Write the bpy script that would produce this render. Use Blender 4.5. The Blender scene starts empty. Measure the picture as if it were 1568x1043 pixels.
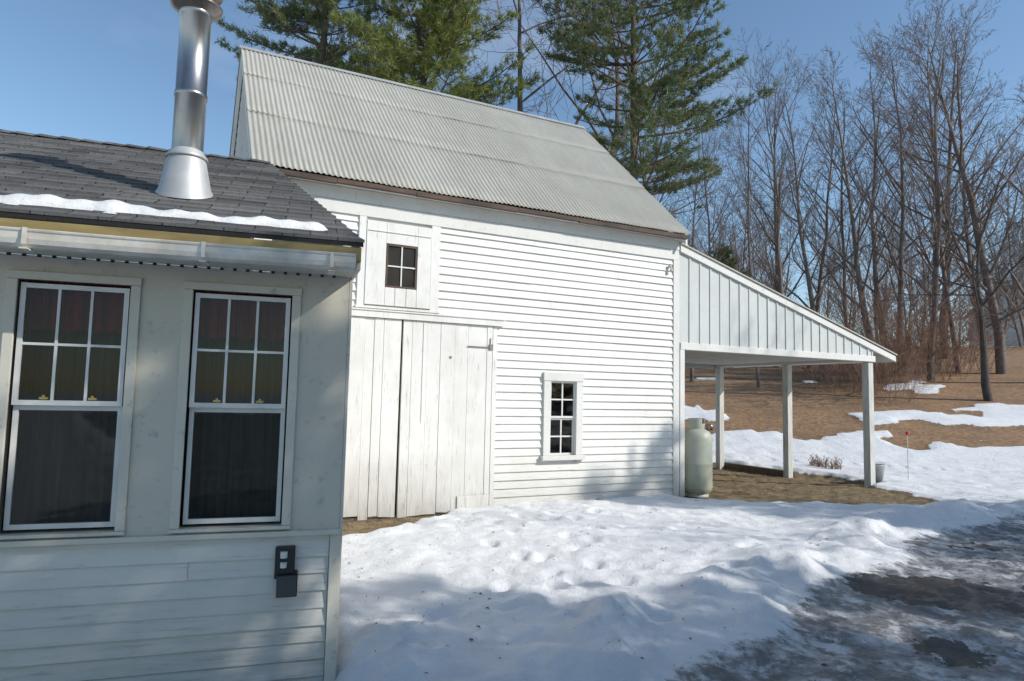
import bpy, math, random
import numpy as np
from mathutils import Matrix, Vector
random.seed(7); rng=np.random.default_rng(7)
sc=bpy.context.scene
COL=sc.collection
# ------------------------------------------------------------ materials
def newmat(name):
    m=bpy.data.materials.new(name); m.use_nodes=True
    nt=m.node_tree; b=nt.nodes['Principled BSDF']; return m,nt,b
def N(nt,t,**k):
    n=nt.nodes.new(t)
    for a,v in k.items():
        if a in n.inputs.keys(): n.inputs[a].default_value=v
        else: setattr(n,a,v)
    return n
def noise(nt,scale,detail=6,rough=.6,stretch=None,coord='Object'):
    tc=N(nt,'ShaderNodeTexCoord'); mp=N(nt,'ShaderNodeMapping')
    if stretch: mp.inputs['Scale'].default_value=stretch
    nt.links.new(tc.outputs[coord],mp.inputs[0])
    n=N(nt,'ShaderNodeTexNoise'); n.inputs['Scale'].default_value=scale
    n.inputs['Detail'].default_value=detail; n.inputs['Roughness'].default_value=rough
    nt.links.new(mp.outputs[0],n.inputs['Vector']); return n
def ramp(nt,src,stops):
    r=N(nt,'ShaderNodeValToRGB'); e=r.color_ramp.elements
    while len(e)<len(stops): e.new(.5)
    for i,(p,c) in enumerate(stops):
        e[i].position=p; e[i].color=(c,c,c,1) if not hasattr(c,'__len__') else (*c,1)
    nt.links.new(src,r.inputs[0]); return r
def mixc(nt,fac,a,b,mode='MIX'):
    m=N(nt,'ShaderNodeMix',data_type='RGBA',blend_type=mode)
    for idx,v in ((0,fac),(6,a),(7,b)):
        if isinstance(v,bpy.types.NodeSocket): nt.links.new(v,m.inputs[idx])
        elif hasattr(v,'__len__'): m.inputs[idx].default_value=(*v,1)
        else: m.inputs[idx].default_value=v
    return m.outputs[2]
def bump(nt,b,h,strength=.3,dist=.02):
    n=N(nt,'ShaderNodeBump'); n.inputs['Strength'].default_value=strength; n.inputs['Distance'].default_value=dist
    nt.links.new(h,n.inputs['Height']); nt.links.new(n.outputs[0],b.inputs['Normal'])
def pm(name,c1,c2,scale=5,rough=.7,bmp=.2,metal=0,stretch=None,lo=.35,hi=.65,dist=.01):
    m,nt,b=newmat(name); n=noise(nt,scale,stretch=stretch)
    r=ramp(nt,n.outputs[0],[(lo,c1),(hi,c2)]); nt.links.new(r.outputs[0],b.inputs['Base Color'])
    b.inputs['Roughness'].default_value=rough; b.inputs['Metallic'].default_value=metal
    if bmp: bump(nt,b,n.outputs[0],bmp,dist)
    return m
def painted(name,c,dirt,wear=.5,stretch=(1,1,1),grime=True):
    m,nt,b=newmat(name)
    n1=noise(nt,1.3,5); n2=noise(nt,14,8,.7,stretch); n3=noise(nt,5,6,.7,(1,1,.25))
    r1=ramp(nt,n1.outputs[0],[(.35,0),(.75,wear*.6)])
    col=mixc(nt,r1.outputs[0],c,dirt)
    col=mixc(nt,ramp(nt,n3.outputs[0],[(.5,0),(.75,wear*.5)]).outputs[0],col,dirt)
    r2=ramp(nt,n2.outputs[0],[(.58,0),(.70,wear)])
    col=mixc(nt,r2.outputs[0],col,[x*.5 for x in dirt])
    if grime:
        tc=N(nt,'ShaderNodeTexCoord'); sx=N(nt,'ShaderNodeSeparateXYZ'); nt.links.new(tc.outputs['Object'],sx.inputs[0])
        mr=N(nt,'ShaderNodeMapRange'); mr.inputs[1].default_value=.8; mr.inputs[2].default_value=-.1; nt.links.new(sx.outputs[2],mr.inputs[0])
        mu=N(nt,'ShaderNodeMath',operation='MULTIPLY'); nt.links.new(mr.outputs[0],mu.inputs[0]); nt.links.new(n2.outputs[0],mu.inputs[1])
        col=mixc(nt,mu.outputs[0],col,[x*.5 for x in dirt])
    nt.links.new(col,b.inputs['Base Color']); b.inputs['Roughness'].default_value=.6
    bump(nt,b,n2.outputs[0],.2,.005); return m
M_clap=painted('barn_clapboard_paint',(.76,.75,.71),(.48,.46,.40),.5,(.3,1,3))
M_door=painted('barn_door_paint',(.79,.78,.74),(.46,.43,.38),.65,(3,1,.3))
M_trim=painted('white_trim_paint',(.72,.71,.67),(.46,.44,.39),.4)
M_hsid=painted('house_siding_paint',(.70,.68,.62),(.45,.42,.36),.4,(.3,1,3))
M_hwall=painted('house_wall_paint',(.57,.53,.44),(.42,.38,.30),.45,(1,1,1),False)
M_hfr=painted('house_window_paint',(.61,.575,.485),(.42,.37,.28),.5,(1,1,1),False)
M_vinyl=pm('vinyl_sash',(.68,.665,.63),(.58,.57,.53),6,.4,.02)
M_lean=painted('lean_to_boards_paint',(.58,.60,.58),(.36,.37,.34),.5,(3,1,.3),False)
M_ceil=pm('lean_to_ceiling',(.42,.43,.42),(.32,.32,.30),4,.7,.1)
M_dark=pm('dark_gap',(.015,.014,.012),(.03,.027,.022),5,.9,0)
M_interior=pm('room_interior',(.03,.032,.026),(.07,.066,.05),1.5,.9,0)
M_curt=pm('red_curtain',(.22,.010,.008),(.08,.004,.004),3,.9,.3,stretch=(12,1,.3))
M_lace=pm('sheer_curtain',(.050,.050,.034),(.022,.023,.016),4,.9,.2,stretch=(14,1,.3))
M_ochre=pm('ochre_fascia',(.34,.26,.10),(.20,.15,.06),8,.7,.2,stretch=(.3,1,1))
M_brass=pm('brass_lock',(.45,.34,.12),(.3,.22,.08),8,.4,0,.5)
M_brownb=pm('weathered_fascia',(.13,.08,.055),(.05,.035,.03),6,.8,.3,stretch=(.3,1,1))
M_gut=pm('gutter_aluminium',(.70,.67,.60),(.48,.44,.37),6,.45,.03)
M_black=pm('black_plastic',(.012,.012,.013),(.02,.02,.02),10,.35,0)
M_tank=pm('tank_paint',(.44,.455,.36),(.36,.365,.29),3,.5,.02)
M_steel=pm('stainless_flue',(.42,.41,.40),(.22,.22,.22),4,.34,.05,1,(1,1,.4))
M_rust=pm('tarnished_steel',(.20,.15,.12),(.35,.32,.30),9,.4,.1,.9)
M_gal=pm('galvanized_flashing',(.55,.55,.54),(.42,.42,.40),5,.5,.05,.4)
M_wood=pm('raw_timber',(.16,.11,.07),(.08,.055,.035),7,.85,.4,stretch=(.3,1,1))
M_post=pm('post_paint',(.62,.62,.58),(.45,.44,.4),8,.7,.1,stretch=(2,2,.3))
M_bucket=pm('galvanized_bucket',(.5,.52,.52),(.38,.4,.4),8,.45,.05,.3)
M_red=pm('red_reflector',(.6,.02,.02),(.5,.02,.02),3,.4,0)
M_bark=pm('pine_bark',(.14,.105,.08),(.06,.045,.035),6,.95,.6,stretch=(1,1,.3),dist=.03)
M_btree=pm('hardwood_bark',(.20,.155,.135),(.10,.08,.07),5,.9,.4,stretch=(1,1,.3),dist=.02)
M_bgtree=pm('woodland_bark',(.24,.19,.17),(.14,.11,.10),3,.9,.2)
M_darkbark=pm('apple_bark',(.085,.068,.058),(.045,.035,.03),5,.95,.4)
M_shrub=pm('red_twigs',(.32,.19,.13),(.20,.12,.085),2,.9,0)
def needles(name,a,b_,c):
    m,nt,b=newmat(name); n=noise(nt,.9,3); n2=noise(nt,7,2)
    r=ramp(nt,n.outputs[0],[(.3,a),(.5,b_),(.7,c)])
    col=mixc(nt,.3,r.outputs[0],ramp(nt,n2.outputs[0],[(.3,[x*.5 for x in a]),(.7,c)]).outputs[0])
    nt.links.new(col,b.inputs['Base Color']); b.inputs['Roughness'].default_value=.6
    tr=N(nt,'ShaderNodeBsdfTranslucent'); nt.links.new(col,tr.inputs[0])
    mx=N(nt,'ShaderNodeMixShader'); mx.inputs[0].default_value=.3
    nt.links.new(b.outputs[0],mx.inputs[1]); nt.links.new(tr.outputs[0],mx.inputs[2])
    nt.links.new(mx.outputs[0],nt.nodes['Material Output'].inputs[0]); return m
M_need=needles('pine_needles',(.075,.11,.045),(.12,.155,.055),(.20,.22,.08))
M_need2=needles('pine_needles_yellow',(.12,.16,.04),(.20,.235,.055),(.30,.31,.08))
def roofmetal():
    m,nt,b=newmat('corrugated_steel'); n=noise(nt,1.2,6,.6,(1,.25,.25)); n2=noise(nt,9,6,.7,(3,.4,.4))
    c=ramp(nt,n.outputs[0],[(.3,(.36,.345,.295)),(.7,(.46,.445,.39))]).outputs[0]
    c=mixc(nt,ramp(nt,n2.outputs[0],[(.5,0),(.75,.55)]).outputs[0],c,(.27,.255,.20))
    nt.links.new(c,b.inputs['Base Color']); b.inputs['Roughness'].default_value=.65; b.inputs['Metallic'].default_value=.05
    return m
M_roofm=roofmetal()
def shingle():
    m,nt,b=newmat('asphalt_shingles'); tc=N(nt,'ShaderNodeTexCoord')
    br=N(nt,'ShaderNodeTexBrick'); br.offset=.5
    for k,v in (('Scale',1.0),('Mortar Size',.004),('Brick Width',.3),('Row Height',.125),('Bias',0.0)): br.inputs[k].default_value=v
    br.inputs['Color1'].default_value=(.07,.068,.066,1); br.inputs['Color2'].default_value=(.145,.14,.135,1); br.inputs['Mortar'].default_value=(.015,.015,.015,1)
    mp=N(nt,'ShaderNodeMapping'); mp.inputs['Location'].default_value=(0,.005,0)
    nt.links.new(tc.outputs['Object'],mp.inputs[0]); nt.links.new(mp.outputs[0],br.inputs[0])
    n=noise(nt,60,4,.8); n2=noise(nt,1.5,4)
    c=mixc(nt,.6,br.outputs[0],ramp(nt,n.outputs[0],[(.3,.4),(.7,1.5)]).outputs[0],'MULTIPLY')
    c=mixc(nt,.5,c,ramp(nt,n2.outputs[0],[(.3,.6),(.7,1.4)]).outputs[0],'MULTIPLY')
    nt.links.new(c,b.inputs['Base Color']); b.inputs['Roughness'].default_value=.9
    bump(nt,b,n.outputs[0],.5,.005); return m
M_shin=shingle()
def snowm(name='snow_crust'):
    m,nt,b=newmat(name); n=noise(nt,22,8,.7); n2=noise(nt,4,5)
    c=ramp(nt,n2.outputs[0],[(.3,(.66,.66,.65)),(.6,(.80,.79,.77))]).outputs[0]
    nt.links.new(c,b.inputs['Base Color']); b.inputs['Roughness'].default_value=.55; bump(nt,b,n.outputs[0],.6,.02); return m
M_snow=snowm()
def glass(name,tint,tr_f):
    m,nt,b=newmat(name); nt.nodes.remove(b)
    g=N(nt,'ShaderNodeBsdfGlossy'); g.inputs['Roughness'].default_value=.02
    t=N(nt,'ShaderNodeBsdfTransparent'); t.inputs[0].default_value=(*tint,1)
    lw=N(nt,'ShaderNodeFresnel'); lw.inputs[0].default_value=1.45
    nb=noise(nt,2.2,2); bp=N(nt,'ShaderNodeBump'); bp.inputs['Strength'].default_value=.06; bp.inputs['Distance'].default_value=.02
    nt.links.new(nb.outputs[0],bp.inputs['Height']); nt.links.new(bp.outputs[0],g.inputs['Normal'])
    ad=N(nt,'ShaderNodeMath',operation='MULTIPLY_ADD'); ad.inputs[1].default_value=1.0; ad.inputs[2].default_value=tr_f
    nt.links.new(lw.outputs[0],ad.inputs[0])
    mx=N(nt,'ShaderNodeMixShader'); nt.links.new(ad.outputs[0],mx.inputs[0]); nt.links.new(t.outputs[0],mx.inputs[1]); nt.links.new(g.outputs[0],mx.inputs[2])
    nt.links.new(mx.outputs[0],nt.nodes['Material Output'].inputs[0]); return m
M_glass=glass('window_glass',(.9,.92,.9),.0)
# ------------------------------------------------------------ mesh helpers
def mkobj(name,v,f,mat,parent=None,smooth=False):
    me=bpy.data.meshes.new(name); me.from_pydata([tuple(p) for p in v],[],f); me.update()
    if mat: me.materials.append(mat)
    if smooth: me.polygons.foreach_set('use_smooth',[True]*len(me.polygons))
    o=bpy.data.objects.new(name,me); COL.objects.link(o)
    if parent: o.parent=parent
    return o
def np_mesh(name,v,tris,mat,smooth=False):
    me=bpy.data.meshes.new(name); k=tris.shape[1]
    me.vertices.add(len(v)); me.vertices.foreach_set('co',np.asarray(v,dtype=np.float32).ravel())
    me.loops.add(tris.size); me.loops.foreach_set('vertex_index',tris.astype(np.int32).ravel())
    me.polygons.add(len(tris)); me.polygons.foreach_set('loop_start',np.arange(0,tris.size,k,dtype=np.int32))
    me.polygons.foreach_set('loop_total',np.full(len(tris),k,dtype=np.int32))
    if smooth: me.polygons.foreach_set('use_smooth',np.ones(len(tris),dtype=bool))
    me.materials.append(mat); me.update(calc_edges=True); return me
def empty(name,loc=(0,0,0),rz=0):
    e=bpy.data.objects.new(name,None); COL.objects.link(e); e.location=loc; e.rotation_euler=(0,0,rz); return e
class MB:
    def __init__(s): s.v=[]; s.f=[]
    def box(s,x0,x1,y0,y1,z0,z1):
        i=len(s.v)
        s.v+=[(x0,y0,z0),(x1,y0,z0),(x1,y1,z0),(x0,y1,z0),(x0,y0,z1),(x1,y0,z1),(x1,y1,z1),(x0,y1,z1)]
        s.f+=[(i,i+3,i+2,i+1),(i+4,i+5,i+6,i+7),(i,i+1,i+5,i+4),(i+1,i+2,i+6,i+5),(i+2,i+3,i+7,i+6),(i+3,i,i+4,i+7)]
    def hexa(s,p):
        i=len(s.v); s.v+=p
        s.f+=[(i,i+3,i+2,i+1),(i+4,i+5,i+6,i+7),(i,i+1,i+5,i+4),(i+1,i+2,i+6,i+5),(i+2,i+3,i+7,i+6),(i+3,i,i+4,i+7)]
    def poly(s,p):
        i=len(s.v); s.v+=p; s.f.append(tuple(range(i,i+len(p))))
    def lathe(s,prof,cx,cy,n=32):
        i=len(s.v)
        for r,z in prof:
            for k in range(n):
                a=2*math.pi*k/n; s.v.append((cx+r*math.cos(a),cy+r*math.sin(a),z))
        for j in range(len(prof)-1):
            for k in range(n):
                a=i+j*n+k; b=i+j*n+(k+1)%n; s.f.append((a,b,b+n,a+n))
    def obj(s,name,mat,parent=None,smooth=False,bevel=0):
        o=mkobj(name,s.v,s.f,mat,parent,smooth)
        if bevel:
            b=o.modifiers.new('b','BEVEL'); b.width=bevel; b.segments=2; b.limit_method='ANGLE'
        return o
def subtract(a,b,holes):
    segs=[(a,b)]
    for h0,h1 in holes:
        ns=[]
        for p,q in segs:
            if h1<=p or h0>=q: ns.append((p,q)); continue
            if p<h0: ns.append((p,h0))
            if h1<q: ns.append((h1,q))
        segs=ns
    return segs
def clap(mb,x0,x1,y,z0,z1,e,holes,t=.02,jl=2.5):
    z=z0; 
    while z<z1-.01:
        zt=min(z+e,z1)
        hs=[(h[0],h[1]) for h in holes if h[2]<zt-.001 and h[3]>z+.001]
        for p,q in subtract(x0,x1,hs):
            cuts=[p]; c=p+random.uniform(jl*.5,jl*2)
            while c<q: cuts.append(c); c+=random.uniform(jl,jl*2)
            cuts.append(q)
            for a,b in zip(cuts[:-1],cuts[1:]):
                dz=random.uniform(-.003,.003); g=.0012; tt=t+random.uniform(-.003,.004)
                mb.poly([(a+g,y-tt,z+dz),(b-g,y-tt,z+dz+random.uniform(-.003,.003)),(b-g,y-.003,zt+.004),(a+g,y-.003,zt+.004)])
                mb.poly([(a+g,y,z+dz+.001),(b-g,y,z+dz+.001),(b-g,y-tt,z+dz),(a+g,y-tt,z+dz)])
        z=zt
# ------------------------------------------------------------ camera
FP=1020.0
cam=bpy.data.cameras.new('camera'); cam.sensor_width=36; cam.lens=36*FP/1568; cam.clip_end=3000; cam.clip_start=.05
co=bpy.data.objects.new('camera',cam); COL.objects.link(co)
p=math.atan(.0819)
co.matrix_world=Matrix.Translation((0,0,1.6))@Matrix.Rotation(math.pi/2+p,4,'X')@Matrix.Rotation(.022,4,'Z')
sc.camera=co
# ------------------------------------------------------------ barn
BR=math.atan2(.449,.8935)
barn=empty('white_barn',(0,0,0),BR)
bx0,bx1,by0,by1=.78,7.616,8.875,15.3; ridn=12.09; ridz=7.5; eavz=4.41; bz=-.12
holes=[(1.0,4.15,-1,2.62),(2.12,3.25,2.78,3.96),(5.09,5.61,.66,1.86)]
mb=MB(); clap(mb,bx0,bx1-.1,by0,bz,3.98,.118,holes,.027)
mb.obj('front_clapboards',M_clap,barn)
mb=MB()
for a,b,z0,z1 in [(bx0,5.10,bz,4.3),(5.60,bx1-.001,bz,4.3),(5.10,5.60,bz,.67),(5.10,5.60,1.85,4.3)]:
    mb.box(a,b,by0+.004,by0+.12,z0,z1)
mb.box(bx0,bx0+.1,by0+.121,by1,bz,4.3); mb.box(bx1-.1,bx1,by0+.121,by1,bz,4.3); mb.box(bx0,bx1,by1+.001,by1+.1,bz,4.3)
for x in (bx0,bx1-.1):
    mb.poly([(x,by0,4.29),(x,by1,4.29),(x,ridn,ridz-.08)]); mb.poly([(x+.1,by0,4.29),(x+.1,by1,4.29),(x+.1,ridn,ridz-.08)])
mb.obj('walls',M_trim,barn)
mb=MB(); z=bz
while z<7.2:
    zt=z+.12
    def nr(zz):
        if zz<4.3: return by0,by1
        k=(zz-4.3)/(ridz-.1-4.3); return by0+(ridn-by0)*k, by1-(by1-ridn)*k
    a0,b0=nr(z); a1,b1=nr(zt)
    for x,sg in ((bx0,-1),(bx1,1)):
        mb.poly([(x+sg*.022,a0,z),(x+sg*.022,b0,z),(x+sg*.003,b1,zt),(x+sg*.003,a1,zt)])
        mb.poly([(x,a0,z+.001),(x,b0,z+.001),(x+sg*.022,b0,z),(x+sg*.022,a0,z)])
    z=zt
mb.obj('gable_clapboards',M_clap,barn)
mb=MB(); mb.box(bx0-.02,bx1+.02,by0-.035,by0,3.98,4.15); mb.box(bx0-.05,bx1+.03,by0-.04,by0-.001,4.155,4.33)
mb.hexa([(bx0-.08,8.70,4.335),(bx1+.05,8.70,4.335),(bx1+.05,by0-.041,4.335),(bx0-.08,by0-.041,4.335),(bx0-.08,8.70,4.35),(bx1+.05,8.70,4.35),(bx1+.05,by0-.041,4.40),(bx0-.08,by0-.041,4.40)])
mb.box(bx1-.1,bx1+.025,by0-.034,by0-.0005,bz,3.978); mb.box(bx1+.001,bx1+.026,by0,by0+.12,bz,4.2)
for x0,x1 in ((bx0-.08,bx0-.03),(bx1+.02,bx1+.06)):
    for n0,z0_,n1,z1_ in ((8.68,eavz,ridn,ridz),(ridn,ridz,15.5,eavz)):
        mb.hexa([(x0,n0,z0_-.2),(x1,n0,z0_-.2),(x1,n1,z1_-.2),(x0,n1,z1_-.2),(x0,n0,z0_-.03),(x1,n0,z0_-.03),(x1,n1,z1_-.03),(x0,n1,z1_-.03)])
mb.obj('eave_trim',M_trim,barn)
mb=MB(); x=bx0-.05
while x<bx1:
    L=random.uniform(.9,1.6); e=min(x+L,bx1+.04); d=random.uniform(-.008,.008)
    mb.box(x,e-.006,8.63,8.697,4.31+d,4.375+d*.4); x=e
mb.obj('weathered_fascia',M_brownb,barn)
def corr(name,x0,x1,segs):
    V=[];F=[]; pitch=.072; per=6; nx=int((x1-x0)/pitch*per)
    off=0
    for (n0,z0,n1,z1,lift) in segs:
        sl=math.hypot(n1-n0,z1-z0); nn=(-(z1-z0)/sl,(n1-n0)/sl)
        R=6
        for j in range(R+1):
            t=j/R
            for i in range(nx+1):
                x=x0+(x1-x0)*i/nx
                a=.0095*math.sin(2*math.pi*(x-x0)/pitch)+lift+.005*math.sin(x*1.7+j*2.1)
                je=.006*math.sin(x*9.3)+.004*math.sin(x*3.1) if j==0 else 0
                V.append((x,n0+(n1-n0)*t+nn[0]*a,z0+(z1-z0)*t+nn[1]*a+je*.5))
        for j in range(R):
            for i in range(nx):
                a=off+j*(nx+1)+i; F.append((a,a+1,a+nx+2,a+nx+1))
        off=len(V)
    o=mkobj(name,V,F,M_roofm,barn,True)
    s=o.modifiers.new('s','SOLIDIFY'); s.thickness=.003
    return o
sl=(ridz-eavz)/(ridn-8.64)
def rp3(n): return eavz+sl*(n-8.63)
mA=8.64+(ridn-8.64)*.36; mB=8.64+(ridn-8.64)*.70
corr('corrugated_roof',.68,7.70,[(8.61,rp3(8.61),mA+.1,rp3(mA+.1),0.0),(mA,rp3(mA),mB+.1,rp3(mB+.1),.005),(mB,rp3(mB),ridn,rp3(ridn),.010),(ridn+.001,ridz,15.55,eavz-.01,.0)])
mb=MB(); 
for sgn in (-1,1):
    mb.hexa([(.66,ridn,ridz+.035),(7.72,ridn,ridz+.035),(7.72,ridn+sgn*.10,ridz-.05),(.66,ridn+sgn*.10,ridz-.05),(.66,ridn,ridz+.045),(7.72,ridn,ridz+.045),(7.72,ridn+sgn*.105,ridz-.04),(.66,ridn+sgn*.105,ridz-.04)])
mb.obj('ridge_cap',M_gal,barn)
# sliding door
mb=MB(); gaps=MB()
x=1.0
gaps.box(1.0,4.12,by0-.012,by0-.002,-.05,2.6)
while x<4.11:
    seam=2.74
    w=random.choice([.13,.2,.22,.26,.3]); e=x+w
    if x<seam<e or abs(e-seam)<.07: e=seam
    if e>4.05: e=4.12
    g=.016 if (abs(e-seam)<.001) else random.choice([.003,.005,.005,.008])
    d=random.uniform(0,.010); zb=-.07+random.uniform(-.02,.06)
    mb.hexa([(x,by0-.045-d,zb),(e-g,by0-.045-d,zb+random.uniform(-.02,.02)),(e-g,by0-.013,zb),(x,by0-.013,zb),(x,by0-.045-d,2.6),(e-g*.5,by0-.045-d,2.6),(e-g*.5,by0-.013,2.6),(x,by0-.013,2.6)]); x=e
    if abs(x-seam)<.001: x+=.022
mb.obj('sliding_door_boards',M_door,barn,bevel=.003); gaps.obj('door_gap',M_dark,barn)
mb=MB(); mb.box(.9,4.28,by0-.085,by0-.012,2.605,2.69); mb.box(.9,4.30,by0-.10,by0-.01,2.692,2.712)
mb.box(3.05,3.06,by0-.062,by0-.057,1.2,2.59)
mb.box(4.13,4.2,by0-.04,by0-.028,bz,2.6)
mb.box(3.62,4.11,by0-.066,by0-.057,-.03,.17)
mb.obj('door_track_cover',M_door,barn)
mb=MB(); mb.box(3.72,4.10,by0-.066,by0-.058,2.28,2.292); mb.box(4.06,4.12,by0-.07,by0-.052,2.25,2.33); mb.box(4.075,4.085,by0-.065,by0-.055,2.33,2.42)
mb.box(3.45,3.48,by0-.060,by0-.056,2.1,2.13)
mb.obj('door_latch',M_rust,barn)
mb=MB(); mb.box(2.10,2.2,by0-.04,by0-.003,2.76,3.975)
for a,b in ((2.203,2.48),(2.93,3.13)): 
    mb.box(a,b-.003,by0-.05,by0-.003,2.78,3.93)
for a,b in ((2.48,2.62),(2.622,2.78),(2.782,2.93)): mb.box(a,b-.004,by0-.05,by0-.003,2.78,3.03)
mb.box(2.48,2.928,by0-.05,by0-.003,3.64,3.93)
mb.box(3.135,3.265,by0-.035,by0-.003,2.76,3.975); mb.box(2.08,3.28,by0-.07,by0-.003,2.725,2.757)
mb.box(2.22,3.12,by0-.064,by0-.051,3.79,3.80)
mb.obj('hay_door',M_door,barn,bevel=.003)
def window(par,x0,x1,z0,z1,y,cas,cols,rows,rows2=None,matf=M_trim,mats=M_trim,depth=.05,mun=.02,back=None,sash=.035):
    f=MB()
    if cas:
        f.box(x0-cas,x0,y-.045,y+.03,z0,z1); f.box(x1,x1+cas,y-.045,y+.03,z0,z1)
        f.box(x0-cas-.01,x1+cas+.01,y-.055,y+.03,z1+.001,z1+cas+.01)
        f.box(x0-cas-.03,x1+cas+.03,y-.085,y+.03,z0-.07,z0-.001)
        f.obj('window_casing',matf,par,bevel=.003)
    s=MB(); zm=(z0+z1)/2
    parts=[(z0,z1,rows,y)] if rows2 is None else [(zm,z1,rows,y-.0),(z0,zm,rows2,y+.028)]
    for a,b,r,yy in parts:
        s.box(x0+.002,x0+sash,yy,yy+.026,a,b); s.box(x1-sash,x1-.002,yy,yy+.026,a,b)
        s.box(x0+sash,x1-sash,yy+.001,yy+.026,a,a+sash); s.box(x0+sash,x1-sash,yy+.001,yy+.026,b-sash,b-.001)
        for c in range(1,cols if r else 1):
            xc=x0+sash+(x1-x0-2*sash)*c/cols; s.box(xc-mun/2,xc+mun/2,yy+.004,yy+.022,a+sash,b-sash)
        for c in range(1,r if r else 1):
            zc=a+sash+(b-a-2*sash)*c/r; s.box(x0+sash,x1-sash,yy+.005,yy+.021,zc-mun/2,zc+mun/2)
    s.obj('window_sash',mats,par)
    g=MB()
    for a,b,r,yy in parts: g.poly([(x0+.01,yy+.013,a+.01),(x1-.01,yy+.013,a+.01),(x1-.01,yy+.013,b-.01),(x0+.01,yy+.013,b-.01)])
    g.obj('window_glass',M_glass,par)
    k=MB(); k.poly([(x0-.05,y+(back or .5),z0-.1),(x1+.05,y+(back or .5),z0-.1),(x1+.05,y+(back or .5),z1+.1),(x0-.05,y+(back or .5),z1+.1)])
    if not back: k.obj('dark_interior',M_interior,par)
window(barn,5.12,5.58,.70,1.83,by0-.01,.12,2,2,2,mun=.022,sash=.03)
mb=MB(); mb.box(2.48,2.926,by0-.028,by0-.004,3.03,3.64); mb.obj('hay_window_dark',M_dark,barn)
s=MB(); s.box(2.485,2.51,by0-.045,by0-.029,3.035,3.635); s.box(2.90,2.925,by0-.045,by0-.029,3.035,3.635); s.box(2.51,2.9,by0-.045,by0-.029,3.035,3.06); s.box(2.51,2.9,by0-.045,by0-.029,3.61,3.635)
s.obj('hay_window_frame',M_brownb,barn)
s=MB(); s.box(2.695,2.713,by0-.044,by0-.029,3.06,3.61)
for z in (3.33,): s.box(2.51,2.9,by0-.043,by0-.029,z-.009,z+.009)
s.obj('hay_window_muntins',M_trim,barn)
mb=MB(); mb.lathe([(0,3.86),(.03,3.86),(.03,3.83),(.0,3.83)],7.42,by0-.05,12); mb.lathe([(.012,3.84),(.018,3.80),(.034,3.76),(.03,3.755),(0,3.76)],7.43,by0-.07,12)
mb.obj('flood_light',M_gut,barn,True)
mb=MB()
x=.9
while x<4.3:
    w=random.uniform(.2,.5); mb.box(x,x+w-.02,by0-.01-random.uniform(0,.02),by0+.08,-.3,bz-.005+.02); x+=w
mb.obj('foundation',M_wood,barn)
# ------------------------------------------------------------ lean-to
lt=empty('lean_to_carport',(0,0,0),BR)
A0,A1=7.65,13.40; ly=8.86; lb=13.25
zr0,zr1=4.27,2.60
def zr(s): return zr0+(zr1-zr0)*(s-A0)/(A1-A0)
mb=MB(); s=A0
while s<12.7:
    e=min(s+.235,12.72)
    d=random.uniform(0,.004)
    mb.hexa([(s,ly-.0-d,2.56),(e-.003,ly-d,2.56),(e-.003,ly+.02,2.56),(s,ly+.02,2.56),(s,ly-d,zr(s)-.1),(e-.003,ly-d,zr(e)-.1),(e-.003,ly+.02,zr(e)-.1),(s,ly+.02,zr(s)-.1)])
    mb.hexa([(e-.018,ly-.016,2.56),(e+.014,ly-.016,2.56),(e+.014,ly-.0045,2.56),(e-.018,ly-.0045,2.56),(e-.018,ly-.016,zr(e-.018)-.1),(e+.014,ly-.016,zr(e+.014)-.1),(e+.014,ly-.0045,zr(e+.014)-.1),(e-.018,ly-.0045,zr(e-.018)-.1)])
    s=e
mb.obj('board_and_batten_end',M_lean,lt)
mb=MB()
mb.hexa([(A0,ly-.045,zr(A0)-.14),(A1,ly-.045,zr(A1)-.12),(A1,ly+.0,zr(A1)-.12),(A0,ly,zr(A0)-.14),(A0,ly-.045,zr(A0)-.005),(A1,ly-.045,zr(A1)-.005),(A1,ly,zr(A1)-.005),(A0,ly,zr(A0)-.005)])
mb.box(A0+.01,12.78,ly-.035,ly+.1,2.44,2.558)
mb.box(12.60,12.74,ly+.101,lb,2.44,2.60)
mb.box(A0,A0+.1,ly-.03,ly+.06,-.05,2.439)
mb.hexa([(A1+.001,ly-.045,zr1-.13),(A1+.03,ly-.045,zr1-.13),(A1+.03,lb+.1,zr1-.13),(A1+.001,lb+.1,zr1-.13),(A1+.001,ly-.045,zr1-.01),(A1+.03,ly-.045,zr1-.01),(A1+.03,lb+.1,zr1-.01),(A1+.001,lb+.1,zr1-.01)])
mb.obj('trim_and_beams',M_trim,lt,bevel=.004)
mb=MB()
mb.hexa([(A0-.03,ly-.07,zr(A0)),(A1+.05,ly-.07,zr(A1)),(A1+.05,lb+.15,zr(A1)),(A0-.03,lb+.15,zr(A0)),(A0-.03,ly-.07,zr(A0)+.025),(A1+.05,ly-.07,zr(A1)+.025),(A1+.05,lb+.15,zr(A1)+.025),(A0-.03,lb+.15,zr(A0)+.025)])
mb.obj('metal_roof',M_roofm,lt)
mb=MB(); mb.box(A0,12.58,ly+.12,lb,2.50,2.53)
mb.box(A0,12.58,lb-.1,lb+.02,2.40,2.495)
mb.obj('ceiling',M_ceil,lt)
mb=MB()
for n_,zb in ((8.93,-.1),(10.95,-.2),(13.1,-.25)):
    mb.box(12.60,12.75,n_-.07,n_+.08,zb,2.438)
mb.obj('posts',M_post,lt,bevel=.006)
mb=MB(); mb.box(8.3,12.55,lb-.02,lb+.12,-.2,.0); mb.box(12.8,12.93,10.9,lb,-.2,-.02)
mb.obj('ground_timbers',M_wood,lt,bevel=.01)
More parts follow.
